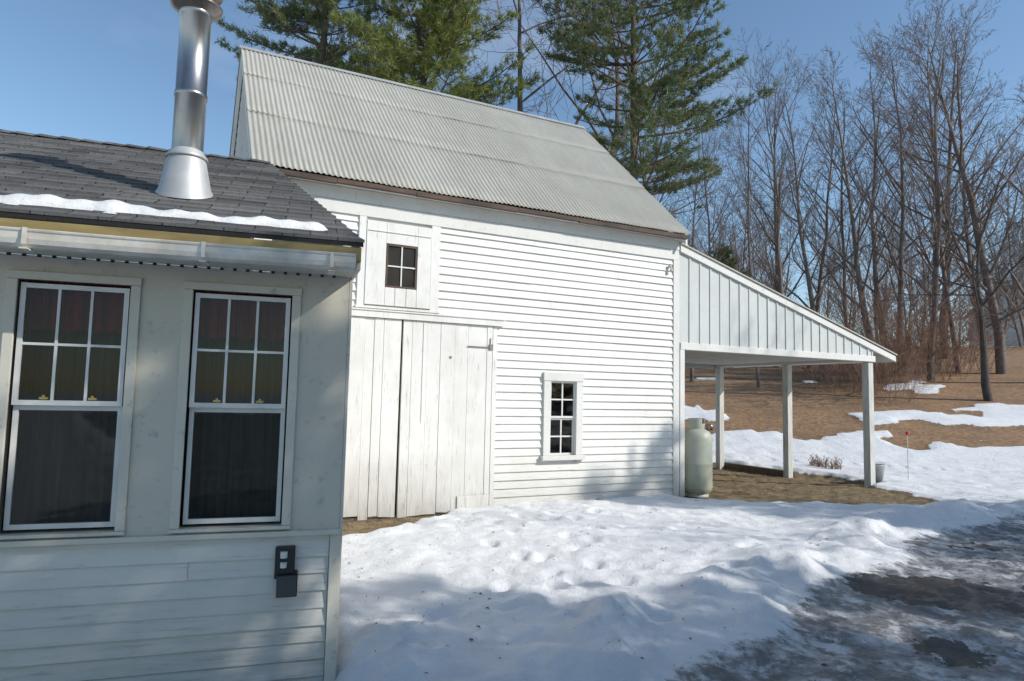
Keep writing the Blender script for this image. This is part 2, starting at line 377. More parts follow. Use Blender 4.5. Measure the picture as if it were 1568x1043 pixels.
# ------------------------------------------------------------ propane tank
def wloc(s,n,a=.8935,b=.449): return (s*a-n*b, s*b+n*a)
tx,ty=wloc(8.12,8.95)
tank=empty('propane_tank',(tx,ty,-.06))
mb=MB(); r=.265
prof=[(.20,0),(.20,.04),(.19,.045),(.2,.06),(.24,.09),(r,.16),(r,.55),(r+.003,.56),(r,.57),(r,.98),(.25,1.05),(.21,1.11),(.13,1.155),(0,1.17)]
mb.lathe(prof,0,0,40); mb.obj('tank_body',M_tank,tank,True)
mb=MB()
n=28
for k in range(n):
    a0=2*math.pi*k/n; a1=2*math.pi*(k+1)/n
    z1=1.33 if (k%14)<9 else 1.24
    mb.poly([(.14*math.cos(a0),.14*math.sin(a0),1.13),(.14*math.cos(a1),.14*math.sin(a1),1.13),(.14*math.cos(a1),.14*math.sin(a1),z1),(.14*math.cos(a0),.14*math.sin(a0),z1)])
o=mb.obj('valve_collar',M_tank,tank); sm=o.modifiers.new('s','SOLIDIFY'); sm.thickness=.01
mb=MB(); mb.lathe([(0,1.15),(.03,1.16),(.03,1.24),(.05,1.25),(.05,1.29),(0,1.29)],0,0,12); mb.box(.02,.26,-.012,.012,1.2,1.22); mb.lathe([(.0,1.12),(.05,1.13),(.06,1.2),(.05,1.23),(0,1.24)],.21,-.06,12)
mb.obj('regulator_valve',M_rust,tank,True)
# ------------------------------------------------------------ house
HR=math.atan2(.297,.955)
house=empty('clapboard_house',(0,0,0),HR)
hy=4.187; hx1=.244; hx0=-7.0
glz=[]
for k in range(6):
    a=-.618-.86*k; glz.append((a,a+.525))
z0w,z1w=.83,2.15
hb=-.45
mb=MB(); clap(mb,hx0,hx1-.055,hy,hb,.755,.098,[],.018,5); mb.obj('lower_clapboards',M_hsid,house)
mb=MB()
mb.box(hx0,hx1,hy+.001,hy+.1,hb,.76)
xs=[hx0]+sum([[a-.03,b+.03] for a,b in sorted(glz)],[])+[hx1]
for i in range(0,len(xs),2): mb.box(xs[i],xs[i+1],hy-.004,hy+.1,.761,2.30)
for a,b in glz:
    mb.box(a-.03,b+.03,hy-.004,hy+.1,.761,z0w-.02); mb.box(a-.03,b+.03,hy-.004,hy+.1,z1w+.02,2.30)
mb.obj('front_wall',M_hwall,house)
mb=MB()
mb.hexa([(hx1-.1,hy+.101,hb),(hx1,hy+.101,hb),(-.42,8.2,hb),(-.52,8.2,hb),(hx1-.1,hy+.101,2.5),(hx1,hy+.101,2.5),(-.42,8.2,2.9),(-.52,8.2,2.9)])
mb.poly([(hx1-.01,hy+.11,2.49),(-.43,8.2,2.9),(-.36,7,3.75)])
mb.box(hx0,-.53,8.1,8.2,hb,2.95)
mb.obj('side_and_rear_walls',M_hsid,house)
mb=MB()
mb.box(hx0,hx1+.01,hy-.055,hy-.005,.757,.785)
mb.box(hx1-.052,hx1+.012,hy-.03,hy-.001,hb,.754)
mb.box(hx1+.001,hx1+.02,hy,hy+.08,hb,2.29)
for a,b in glz:
    mb.box(a-.058,a-.008,hy-.022,hy-.006,z0w-.015,z1w+.015); mb.box(b+.008,b+.058,hy-.022,hy-.006,z0w-.015,z1w+.015)
    mb.box(a-.06,b+.06,hy-.026,hy-.006,z1w+.016,z1w+.06)
    mb.box(a-.06,b+.06,hy-.04,hy-.006,z0w-.035,z0w-.016)
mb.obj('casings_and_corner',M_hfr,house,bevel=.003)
for a,b in glz[:4]:
    window(house,a,b,z0w,z1w,hy+.0,0,3,2,0,mats=M_vinyl,mun=.014,back=.9,sash=.027)
mb=MB()
for a,b in glz[:4]:
    for t in (.28,.72):
        xc=a+(b-a)*t; mb.box(xc-.02,xc+.02,hy-.003,hy+.02,1.522,1.534); mb.box(xc-.006,xc+.006,hy-.006,hy+.01,1.534,1.545)
mb.obj('sash_locks',M_brass,house)
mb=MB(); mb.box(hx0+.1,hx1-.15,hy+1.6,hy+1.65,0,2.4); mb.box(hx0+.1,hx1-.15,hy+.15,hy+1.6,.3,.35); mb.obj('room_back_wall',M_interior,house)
mb=MB()
for a,b in glz[:4]:
    n=60
    for i in range(n):
        u0=a-.03+(b-a+.06)*i/n; u1=a-.03+(b-a+.06)*(i+1)/n; amp=.012; yy=hy+.085
        w0=amp*math.sin(u0*75)+.006*math.sin(u0*190); w1=amp*math.sin(u1*75)+.006*math.sin(u1*190)
        mb.poly([(u0,yy+w0,1.90+.008*math.sin(u0*40)),(u1,yy+w1,1.90+.008*math.sin(u1*40)),(u1,yy+w1,2.2),(u0,yy+w0,2.2)])
mb.obj('red_valance',M_curt,house,True)
mb=MB()
for a,b in glz[:4]:
    n=70
    for i in range(n):
        u0=a-.03+(b-a+.06)*i/n; u1=a-.03+(b-a+.06)*(i+1)/n
        w0=.015*math.sin(u0*60); w1=.015*math.sin(u1*60)
        mb.poly([(u0,hy+.2+w0,.7),(u1,hy+.2+w1,.7),(u1,hy+.2+w1,2.2),(u0,hy+.2+w0,2.2)])
mb.obj('lace_curtain',M_lace,house,True)
en,ez,rn,rz=3.87,2.46,7.0,3.875
slope=(rz-ez)/(rn-en)
def xr(n): return .30+(-.41-.30)*(n-en)/(rn-en)
mb=MB(); dn=.125
n_=en
while n_<rn-.01:
    m_=min(n_+dn,rn)
    z0=ez+slope*(n_-en); z1=ez+slope*(m_-en)
    x=-7.2; xe=xr(n_); xe2=xr(m_)
    cuts=[x]; off=random.uniform(0,.3)
    while cuts[-1]+.3+off<xe: cuts.append(cuts[-1]+.3+off); off=0
    cuts.append(None)
    for a,b in zip(cuts[:-1],cuts[1:]):
        t=.009+random.uniform(0,.006)
        bb=b-.002 if b is not None else xe; b2=b-.002 if b is not None else xe2
        if b2<a: continue
        mb.poly([(a,n_-.004,z0+t),(bb,n_-.004,z0+t),(b2,m_,z1+.002),(a,m_,z1+.002)])
        mb.poly([(a,n_-.004,z0-.004),(bb,n_-.004,z0-.004),(bb,n_-.004,z0+t),(a,n_-.004,z0+t)])
    n_=m_
mb.poly([(-7.2,rn,rz),(xr(rn),rn,rz),(-.7,8.4,rz-.6),(-7.2,8.4,rz-.6)])
mb.hexa([(-7.2,en,ez-.03),(xr(en)-.005,en,ez-.03),(xr(rn)-.005,rn,rz-.03),(-7.2,rn,rz-.03),(-7.2,en,ez-.005),(xr(en)-.005,en,ez-.005),(xr(rn)-.005,rn,rz-.005),(-7.2,rn,rz-.005)])
x=-7.1
while x<-.45:
    t=random.uniform(0,.006)
    for sg in (-1,1):
        mb.poly([(x,rn,rz+.028+t),(x+.2,rn,rz+.018),(x+.2,rn+sg*.14,rz-.14*slope+.018),(x,rn+sg*.14,rz-.14*slope+.03)])
    x+=.18
mb.obj('shingle_roof',M_shin,house)
mb=MB(); mb.box(-7.2,.285,en+.004,en+.025,2.345,2.425); mb.obj('ochre_fascia',M_ochre,house)
mb=MB()
mb.box(-7.2,.26,en+.026,hy-.005,2.301,2.32)
mb.hexa([(.262,en+.02,2.30),(.285,en+.02,2.30),(.27,hy+.1,2.30),(.25,hy+.1,2.30),(.262,en+.02,2.43),(.285,en+.02,2.43),(.27,hy+.1,2.56),(.25,hy+.1,2.56)])
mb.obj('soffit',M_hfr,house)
mb=MB(); gd=-.012
pts=[(3.868,2.375),(3.868,2.305),(3.855,2.288),(3.83,2.280),(3.80,2.284),(3.782,2.30),(3.774,2.325),(3.772,2.355),(3.767,2.362),(3.765,2.370),(3.772,2.375)]
pts=[(a,b+gd) for a,b in pts]
def sag(x): return .004*math.sin(x*2.2)+.004*math.sin(x*.9+1)
n=60
for i in range(n):
    a=-7.2+(.25+7.2)*i/n; b=-7.2+(.25+7.2)*(i+1)/n
    for q,w in zip(pts[:-1],pts[1:]):
        mb.poly([(a,q[0],q[1]+sag(a)),(b,q[0],q[1]+sag(b)),(b,w[0],w[1]+sag(b)),(a,w[0],w[1]+sag(a))])
mb.poly([(.25,y,z) for y,z in pts])
for x in (-1.33,-.53,.12,-2.2,-3):
    mb.box(x-.010,x+.010,3.757,3.763,2.281,2.364); mb.box(x-.018,x+.018,3.757,3.87,2.258,2.264)
mb.obj('gutter',M_gut,house)
mb=MB(); x=-7
while x<.2:
    mb.box(x,x+.018,hy-.04,hy-.03,2.286,2.300); x+=.07
mb.obj('soffit_vent_clips',M_black,house)
V=[];F=[]; L=260; R=9
for i in range(L+1):
    x=-7.1+(7.1+.10)*i/L; tp=min(1,(L-i)/5)**.5 if i>L-5 else 1
    w=(.058+.014*math.sin(x*3.1)+.010*math.sin(x*11)+.006*math.sin(x*29))*tp; hh=(.04+.010*math.sin(x*5+1)+.008*math.sin(x*17)+.006*math.sin(x*41))*tp; c=4.07+.015*math.sin(x*1.7)+.02*(-x)*.3
    for j in range(R):
        a=math.pi*j/(R-1); nn=c-w*math.cos(a); V.append((x,nn,ez+slope*(nn-en)+hh*math.sin(a)+.008))
for i in range(L):
    for j in range(R-1):
        a=i*R+j; F.append((a,a+R,a+R+1,a+1))
mkobj('roof_snow_ridge',V,F,M_snow,house,True)
mb=MB(); mb.box(-.11,.0,hy-.06,hy-.017,.52,.70)
mb.hexa([(-.095,hy-.115,.43),(.02,hy-.115,.43),(.02,hy-.0175,.43),(-.095,hy-.0175,.43),(-.095,hy-.085,.545),(.02,hy-.085,.545),(.02,hy-.0175,.56),(-.095,hy-.0175,.56)])
mb.obj('outdoor_outlet',M_black,house,bevel=.006)
mb=MB(); mb.lathe([(0,.675),(.02,.675),(.02,.64),(0,.64)],-.062,hy-.066,12); mb.lathe([(0,.615),(.018,.615),(.018,.585),(0,.585)],-.062,hy-.066,12); mb.obj('outlet_sockets',M_vinyl,house)
# ------------------------------------------------------------ chimney flue
hc=(-.805,4.77)
fl=empty('stovepipe_chimney',(0,0,0),HR)
zb=ez+slope*(hc[1]-en)
n=32; V=[];F=[]
for (r,z,follow) in ((.172,.0,1),(.168,.012,1),(.158,.03,1),(.118,.23,0),(.112,.24,0)):
    for k in range(n):
        a=2*math.pi*k/n; c,s_=math.cos(a),math.sin(a)
        V.append((hc[0]+r*c,hc[1]+r*s_,zb+z+(slope*r*s_ if follow else 0)+.012))
for j in range(4):
    for k in range(n): F.append((j*n+k,j*n+(k+1)%n,(j+1)*n+(k+1)%n,(j+1)*n+k))
mkobj('roof_flashing',V,F,M_gal,fl,True)
mb=MB(); mb.lathe([(.122,zb+.24),(.130,zb+.245),(.126,zb+.26),(.10,zb+.295),(.098,zb+.30)],hc[0],hc[1],32); mb.obj('storm_collar',M_gal,fl,True)
r=.096
mb=MB(); mb.lathe([(r,zb+.2),(r,zb+.66),(r+.006,zb+.665),(r+.006,zb+.69),(r,zb+.695),(r,zb+1.22),(r+.007,zb+1.225),(r+.007,zb+1.25)],hc[0],hc[1],40)
mb.obj('flue_pipe',M_steel,fl,True)
mb=MB(); mb.lathe([(r+.007,zb+1.25),(r+.04,zb+1.275),(r+.065,zb+1.29),(r+.068,zb+1.31),(r+.03,zb+1.315),(.0,zb+1.316)],hc[0],hc[1],40)
mb.lathe([(r-.03,zb+1.31),(r-.03,zb+1.39)],hc[0],hc[1],24)
mb.lathe([(0,zb+1.39),(r+.06,zb+1.39),(r+.065,zb+1.40),(r+.02,zb+1.46),(0,zb+1.49)],hc[0],hc[1],40)
mb.obj('flue_cap',M_rust,fl,True)
# ------------------------------------------------------------ ground
tab=rng.random((256,256))
def vn(x,y,sx):
    x=x*sx+37.3; y=y*sx+91.7; xi=np.floor(x).astype(int); yi=np.floor(y).astype(int); fx=x-xi; fy=y-yi
    fx=fx*fx*(3-2*fx); fy=fy*fy*(3-2*fy); a=tab[xi%256,yi%256]; b=tab[(xi+1)%256,yi%256]; c=tab[xi%256,(yi+1)%256]; d=tab[(xi+1)%256,(yi+1)%256]
    return (a*(1-fx)+b*fx)*(1-fy)+(c*(1-fx)+d*fx)*fy-.5
def fbm(x,y,s,o=4):
    r=0; a=1
    for i in range(o):
        c,s_=math.cos(i*.9),math.sin(i*.9)
        r=r+a*vn(x*c-y*s_+i*13.1,x*s_+y*c-i*7.7,s*2**i); a*=.5
    return r
def sdp(x,y,poly):
    d=np.full(x.shape,1e9); ins=np.zeros(x.shape,bool); n=len(poly)
    for i in range(n):
        ax,ay=poly[i]; bx,by=poly[(i+1)%n]
        t=np.clip(((x-ax)*(bx-ax)+(y-ay)*(by-ay))/((bx-ax)**2+(by-ay)**2),0,1)
        d=np.minimum(d,np.hypot(x-ax-t*(bx-ax),y-ay-t*(by-ay)))
        c=((ay>y)!=(by>y)); 
        xx=(bx-ax)*(y-ay)/(by-ay if by!=ay else 1e-9)+ax
        ins^=(c&(x<xx))
    return np.where(ins,d,-d)
drive=[(-1,1),(.5,3.1),(1.2,4.25),(2.67,5.9),(4.3,7.6),(5.9,9.2),(7.55,9.9),(12,11.5),(40,18),(40,-40),(-1,-40)]
bare=[(2.7,11.3),(3.6,10.75),(4.6,10.9),(5.5,10.75),(7.2,10.3),(7.5,10.7),(7.1,12.0),(7.5,13.9),wloc(13.1,10.5),wloc(13.0,13.6),wloc(7.5,13.6)]
strip=[wloc(-2,6.9),wloc(1.0,7.2),wloc(2.0,7.7),wloc(3.1,8.35),wloc(3.7,9.1),wloc(-2,9.1)]
FPR=[]
R_=np.random.default_rng(5)
for k in range(9):
    x0,y0=R_.uniform(-.8,3.5),R_.uniform(4.0,9.5); a=R_.uniform(0,6.28); 
    for i in range(20):
        x0+=.55*math.cos(a); y0+=.55*math.sin(a); a+=R_.normal(0,.12); sd=.12*(-1)**i
        FPR.append((x0-sd*math.sin(a),y0+sd*math.cos(a),a,R_.uniform(.4,1.0)))
def sst(a,b,x): t=np.clip((x-a)/(b-a),0,1); return t*t*(3-2*t)
def hill(x,y):
    g=(y-19.5)+.38*np.clip(x-9,-20,40)
    g=g+1.2*fbm(x,y,.12,2)
    h=np.where(g>-2,.22*(np.sqrt((g)**2+1.5)+g)/2,0)
    return 6.8*(1-np.exp(-h/6.8))+h*.12
def terrain(x,y):
    dd=sdp(x,y,drive)+.35*fbm(x,y,.9,4); db=sdp(x,y,bare)+.45*fbm(x,y,1.3,4); ds=sdp(x,y,strip)+.3*fbm(x,y,1.8,3)
    dr=sst(-.25,.35,dd); br=sst(-.18,.18,db); sr=sst(-.15,.12,ds)
    g=(y-19)+.35*(x-9)
    lf=sst(.7,2.0,g+7*fbm(x,y,.45,4)-np.clip((x-12)*.6,0,2.6)*(g<9))
    patch=sst(.17,.26,fbm(x,y*1.6,.28,4))*(g<13)*lf
    leaf=np.clip(lf-patch,0,1)
    snow=np.clip(1-np.maximum.reduce([br,sr,leaf]),0,1)
    near=np.exp(-np.clip(np.hypot(x-1,y-5)-6,0,99)/8)
    rid=np.abs(fbm(x,y,3.6,3))
    sd=.085+.045*fbm(x,y,.5,2)+.038*fbm(x,y,2.2,3)+.05*near*rid
    bank=.08*np.exp(-((dd+.5)/.4)**2)*(1+2.0*fbm(x,y,2.4,3))
    depth=(sd+bank)*snow*(1-dr)
    z=-.08+depth+dr*(.01+.05*fbm(x,y,1.8,4)+.045*np.abs(fbm(x,y,6,3)))+br*.035*fbm(x,y,5,3)
    m=(np.abs(x-1.5)<7)&(np.abs(y-8)<6)
    if m.any():
        xm=x[m]; ym=y[m]; acc=np.zeros(xm.shape)
        for fx,fy,fa,fs in FPR:
            u=(xm-fx)*math.cos(fa)+(ym-fy)*math.sin(fa); w=-(xm-fx)*math.sin(fa)+(ym-fy)*math.cos(fa)
            q=(u/.15)**2+(w/.08)**2
            acc+= fs*(-.060*np.exp(-q**1.5)+.016*np.exp(-(q-2.2)**2))
        z=z.copy(); z[m]+=np.clip(acc,-.07,.03)*snow[m]*(1-dr[m])
    z=z-.10*sst(9,14,y-.5*x)*br
    sh=.955*x+.297*y; nh=-.297*x+.955*y
    z=z-.22*sst(.35,.15,sh)*sst(3.4,4.1,nh)
    z=z+.12*np.exp(-(((sh-.55)/.28)**2+((nh-4.25)/.45)**2))*(.6+fbm(x,y,4,3)*1.8)
    z=z+hill(x,y)
    return z,snow,dr,leaf,br,sr
def axis(a,b,st,lo,hi,gr=1.13):
    c=list(np.arange(a,b,st)); s=st; x=c[-1]
    while x<hi: s*=gr; x+=s; c.append(x)
    s=st; x=a; l=[]
    while x>lo: s*=gr; x-=s; l.append(x)
    return np.array(l[::-1]+c)
xs=axis(-3,10.5,.045,-500,600,1.045); ys=axis(3,14.5,.045,-200,900,1.045)
X,Y=np.meshgrid(xs,ys); Z,SN,DR,LF,BRr,SR=terrain(X,Y)
nx,ny=len(xs),len(ys)
V=np.stack([X.ravel(),Y.ravel(),Z.ravel()],1)
ii,jj=np.meshgrid(np.arange(nx-1),np.arange(ny-1)); a=(jj*nx+ii).ravel()
F=np.stack([a,a+1,a+nx+1,a+nx],1)
def groundmat():
    m,nt,b=newmat('ground_surface')
    def att(n): a=N(nt,'ShaderNodeAttribute'); a.attribute_name=n; return a.outputs['Fac']
    def mth(op,a,b_=None,c_=None,clamp=False):
        n=N(nt,'ShaderNodeMath',operation=op); n.use_clamp=clamp
        for i,v in enumerate((a,b_,c_)):
            if v is None: continue
            if isinstance(v,bpy.types.NodeSocket): nt.links.new(v,n.inputs[i])
            else: n.inputs[i].default_value=v
        return n.outputs[0]
    nA=noise(nt,9,9,.7).outputs[0]; nB=noise(nt,2.0,8,.65).outputs[0]; nC=noise(nt,60,5,.7).outputs[0]; nE=noise(nt,.8,7,.6).outputs[0]; nF=noise(nt,5,8,.7).outputs[0]
    snowc=ramp(nt,nB,[(.3,(.69,.70,.71)),(.62,(.82,.82,.815))]).outputs[0]
    dirty=mth('MULTIPLY',ramp(nt,nA,[(.5,0),(.68,.55)]).outputs[0],ramp(nt,nE,[(.52,0),(.66,1)]).outputs[0]); snowc=mixc(nt,dirty,snowc,(.42,.39,.34))
    speck=ramp(nt,nC,[(.66,0),(.76,.65)]).outputs[0]; snowc=mixc(nt,speck,snowc,(.34,.31,.26))
    vo=N(nt,'ShaderNodeTexVoronoi'); tc=N(nt,'ShaderNodeTexCoord'); nt.links.new(tc.outputs['Object'],vo.inputs['Vector']); vo.inputs['Scale'].default_value=9
    lc=ramp(nt,nA,[(.3,(.12,.065,.035)),(.5,(.29,.165,.08)),(.7,(.42,.27,.13))]).outputs[0]
    lc=mixc(nt,.35,lc,ramp(nt,vo.outputs['Color'],[(.2,(.12,.07,.04)),(.8,(.44,.28,.15))]).outputs[0])
    lc=mixc(nt,ramp(nt,nE,[(.45,0),(.65,.6)]).outputs[0],lc,(.17,.11,.065))
    dirt=ramp(nt,nA,[(.3,(.07,.05,.03)),(.5,(.20,.14,.07)),(.7,(.36,.26,.13))]).outputs[0]
    dirt=mixc(nt,.4,dirt,ramp(nt,vo.outputs['Color'],[(.2,(.08,.055,.03)),(.8,(.36,.27,.14))]).outputs[0])
    dirt=mixc(nt,ramp(nt,nB,[(.5,0),(.7,.7)]).outputs[0],dirt,(.09,.065,.045))
    base=mixc(nt,att('leaf'),dirt,lc)
    sf=mth('ADD',att('snow'),mth('MULTIPLY_ADD',nA,.9,-.45)); sf=ramp(nt,sf,[(.42,0),(.56,1)]).outputs[0]
    col=mixc(nt,sf,base,snowc)
    ice=ramp(nt,nB,[(.38,(.12,.118,.115)),(.50,(.27,.27,.275)),(.60,(.50,.505,.51)),(.70,(.72,.72,.72))]).outputs[0]
    ice=mixc(nt,ramp(nt,nF,[(.50,0),(.60,.9)]).outputs[0],ice,(.66,.665,.67))
    ice=mixc(nt,ramp(nt,nA,[(.46,0),(.58,.85)]).outputs[0],ice,(.11,.105,.10))
    asp=ramp(nt,nC,[(.3,(.018,.017,.015)),(.7,(.055,.05,.042))]).outputs[0]
    wf=mth('ADD',att('wet'),mth('MULTIPLY_ADD',nB,1.5,-.70)); wf=mth('ADD',wf,mth('MULTIPLY_ADD',nA,.6,-.3)); wf=ramp(nt,wf,[(.44,0),(.49,1)]).outputs[0]
    dcol=mixc(nt,wf,ice,asp)
    df=mth('ADD',att('drive'),mth('MULTIPLY_ADD',nA,.9,-.45)); df=mth('ADD',df,mth('MULTIPLY_ADD',nB,.5,-.25)); df=ramp(nt,df,[(.4,0),(.6,1)]).outputs[0]
    col=mixc(nt,df,col,dcol)
    nt.links.new(col,b.inputs['Base Color'])
    rg=mth('SUBTRACT',.8,mth('MULTIPLY',df,.38)); rg=mth('SUBTRACT',rg,mth('MULTIPLY',mth('MULTIPLY',df,wf),.2)); nt.links.new(rg,b.inputs['Roughness'])
    hh=mth('ADD',mth('MULTIPLY',nA,1.0),mth('MULTIPLY',nC,.35)); bump(nt,b,hh,.8,.04)
    return m
gm=np_mesh('ground',V,F,groundmat(),True)
wet=1.0*np.exp(-(((X-3.95)/.85)**2+((Y-6.0)/.62)**2))+.6*np.exp(-(((X-3.0)/.3)**2+((Y-4.6)/.4)**2))+.45*np.exp(-(((X-5.6)/.9)**2+((Y-7.9)/.3)**2))
for nme,arr in (('snow',SN),('drive',DR),('leaf',LF),('wet',wet)):
    at=gm.attributes.new(nme,'FLOAT','POINT'); at.data.foreach_set('value',arr.ravel().astype(np.float32))
go=bpy.data.objects.new('ground',gm); COL.objects.link(go)
def gzs(x,y): return terrain(np.asarray(x,float),np.asarray(y,float))
def gz(x,y): return float(gzs([x],[y])[0][0])
R2=np.random.default_rng(17)
n=900; lx=R2.uniform(-2,9,n); lyy=R2.uniform(3.2,12,n); lz,ls,ld,*_=gzs(lx,lyy)
shh=.955*lx+.297*lyy; nhh=-.297*lx+.955*lyy; bn=-.449*lx+.8935*lyy
ok=~((shh<.35)&(nhh>4.0))&(bn<8.7); VV=[];FF=[]
for x,y,z in zip(lx[ok],lyy[ok],lz[ok]):
    a=R2.uniform(0,6.28); L=R2.uniform(.008,.026); W=L*R2.uniform(.12,.5); i=len(VV); t=R2.uniform(0,.012)
    for du,dv,dz in ((-L,0,0),(0,-W,t),(L,0,0),(0,W,t)): VV.append((x+du*math.cos(a)-dv*math.sin(a),y+du*math.sin(a)+dv*math.cos(a),z+.007+dz))
    FF.append((i,i+1,i+2,i+3))
mkobj('leaf_litter',VV,FF,pm('dead_leaf',(.16,.09,.05),(.07,.045,.03),9,.9,0))
# grass tufts and dead stalks on the bare ground (door strip and carport)
n=2600; gx=np.concatenate([R2.uniform(-3,2.2,n),R2.uniform(1.5,8,n)]); gy=np.concatenate([R2.uniform(6.5,10.5,n),R2.uniform(10.2,17,n)])
gzz,gs,gd_,gl,gb,gsr=gzs(gx,gy); ok=((gb>.6)|(gsr>.6)); VV=[];FF=[]
for x,y,z in zip(gx[ok],gy[ok],gzz[ok]):
    for k in range(3):
        a=R2.uniform(0,6.28); L=R2.uniform(.03,.09); le=R2.uniform(.4,1.6); i=len(VV); ox,oy=R2.normal(0,.02,2)
        VV+=[(x+ox-.004,y+oy,z-.005),(x+ox+.004,y+oy,z-.005),(x+ox+math.cos(a)*L*le,y+oy+math.sin(a)*L*le,z+L*.45)]; FF.append((i,i+1,i+2))
mkobj('dead_grass',VV,FF,pm('straw',(.38,.28,.14),(.20,.14,.07),3,.9,0))
# ------------------------------------------------------------ trees
def tubes(polys):
    V=[];F=[];off=0
    for pts,rad,sd in polys:
        pts=np.asarray(pts); n=len(pts); d=pts[-1]-pts[0]; d/=np.linalg.norm(d)+1e-9
        ref=np.array([1,0,0]) if abs(d[0])<.7 else np.array([0,1,0]); u=np.cross(d,ref); u/=np.linalg.norm(u); w=np.cross(d,u)
        an=np.arange(sd)*2*np.pi/sd; ring=np.cos(an)[:,None]*u+np.sin(an)[:,None]*w
        V.append((pts[:,None,:]+np.asarray(rad)[:,None,None]*ring[None]).reshape(-1,3))
        i,k=np.meshgrid(np.arange(n-1),np.arange(sd),indexing='ij'); a=off+i*sd+k; b=off+i*sd+(k+1)%sd
        F.append(np.stack([a,b,b+sd,a+sd],-1).reshape(-1,4)); off+=n*sd
    return np.concatenate(V),np.concatenate(F)
def unit(v): return v/(np.linalg.norm(v)+1e-9)
def grow(out,R,p,d,L,r,lev,maxlev,cfg):
    n=9 if lev==0 else (5 if lev<3 else 4)
    pts=[p]; dd=d.copy(); wob=cfg['wob']*(.8 if lev else .45)
    for i in range(n-1):
        dd=unit(dd+R.normal(0,wob,3)+np.array([0,0,cfg['up']*(.5 if lev else .3)])); pts.append(pts[-1]+dd*L/(n-1))
    rad=np.linspace(r,max(r*(.12 if lev==0 else .35),.004),n); sd=7 if lev==0 else (5 if lev==1 else 3)
    out.append((np.array(pts),rad,sd))
    if lev>=maxlev: return
    nc=cfg['n'][lev]; t0=cfg['t0'] if lev==0 else .22
    for i in range(nc):
        t=t0+(1-t0)*((i+R.random())/nc); f=t*(n-1); k=min(int(f),n-2); q=pts[k]+(pts[k+1]-pts[k])*(f-k); dl=unit(pts[k+1]-pts[k])
        side=unit(np.cross(dl,R.normal(0,1,3))); an=math.radians(R.uniform(*cfg['ang'])); nd=unit(dl*math.cos(an)+side*math.sin(an))
        nl=L*R.uniform(*cfg['len'])*(1-.55*t if lev==0 else 1-.45*t)*(1 if lev else cfg['l0']); rr=max((r*(1-.8*t))*R.uniform(.35,.6),cfg['rmin'])
        grow(out,R,q,nd,nl,min(rr,r*.6) if r*.6>cfg['rmin'] else cfg['rmin'],lev+1,maxlev,cfg)
def bare_mesh(name,seed,H,r,mat,cfg,lev=4):
    R=np.random.default_rng(seed); out=[]; grow(out,R,np.array([0,0,-.3]),np.array([0,0,1.]),H,r,0,lev,cfg)
    v,f=tubes(out); return np_mesh(name,v,f,mat)
tall=dict(wob=.13,up=.14,n=[20,7,5,3],t0=.2,ang=(25,50),len=(.38,.60),l0=.66,rmin=.0065)
spread=dict(wob=.15,up=.10,n=[11,7,6,3],t0=.25,ang=(32,58),len=(.45,.7),l0=.9,rmin=.008)
TM=[bare_mesh('tall_tree_%d'%i,20+i,16,.12+.02*i,M_btree,tall) for i in range(4)]
SMs=[bare_mesh('spreading_tree_%d'%i,40+i,16,.17,M_btree,spread) for i in range(2)]
BG=[bare_mesh('woodland_tree_%d'%i,60+i,17,.13,M_bgtree,dict(tall,n=[24,8,5],t0=.12,rmin=.012),3) for i in range(4)]
AP=bare_mesh('apple_form',80,7,.15,M_darkbark,dict(spread,wob=.22,t0=.3,up=.02),4)
def put(name,me,x,y,h,href,rz=None,parent=None,sx=1):
    o=bpy.data.objects.new(name,me); COL.objects.link(o); s=h/href; o.scale=(s*sx,s*sx,s); o.location=(x,y,gz(x,y)); o.rotation_euler=(random.uniform(-.05,.05),random.uniform(-.05,.05),random.uniform(0,6.28) if rz is None else rz)
    if parent: o.parent=parent
    return o
def px(x,Yd): return (x-784)/1020*Yd
for (xp,Yd,h,m,sx) in [(1163,29,14,0,.8),(1212,27,13.5,1,.9),(1262,31,15,2,.9),(1335,30,15,3,1),(1383,32,17,1,1.1),(1425,29,15,2,1),(1470,31,17,0,1),(1535,30,17,3,1.2),(1600,27,15,2,1.2),(1060,31,12,0,1),(1110,34,13,1,.9),(1300,34,15,0,1),(1190,36,15,3,1),(1240,35,15,1,1),(1360,38,18,2,1),(1450,37,18,3,1.1),(1510,36,18,0,1.1)]:
    put('bare_tree',TM[m],px(xp,Yd),Yd,h,16,sx=sx)
put('bare_tree',SMs[0],px(825,24),24,20,16,sx=1.1); put('bare_tree',SMs[1],px(875,26),26,20,16,sx=1.1); put('bare_tree',SMs[1],px(1430,38),38,17,16); put('bare_tree',TM[3],px(1010,25),25,12,16)
put('apple_tree',AP,px(1515,24.5),24.5,7.5,7)
wood=empty('background_woodland')
for i in range(90):
    u=random.uniform(.2,1.05); Yd=random.uniform(42,80); put('woodland_tree_%d'%i,BG[i%4],u*Yd,Yd,random.uniform(8,12.5)+max(0,(u-.45)*8),17,parent=wood)
def shrub_mesh(seed,H,rad,nst,rm=.006,n=(7,3)):
    R=np.random.default_rng(seed); out=[]
    for i in range(nst):
        a=R.uniform(0,6.28); rr=rad*math.sqrt(R.random())*.6; p=np.array([rr*math.cos(a),rr*math.sin(a),-.1]); d=unit(np.array([math.cos(a)*R.uniform(0,.7),math.sin(a)*R.uniform(0,.7),1.]))
        grow(out,R,p,d,H*R.uniform(.35,1),rm*2.0,0,2,dict(wob=.18,up=.03,n=list(n),t0=.15,ang=(25,55),len=(.3,.55),l0=.9,rmin=rm))
    v,f=tubes(out); return np_mesh('shrub_form',v,f,M_shrub)
SH=[shrub_mesh(3,4,2.2,34,.005,(8,4)),shrub_mesh(4,3.4,2.2,34,.005,(8,4))]
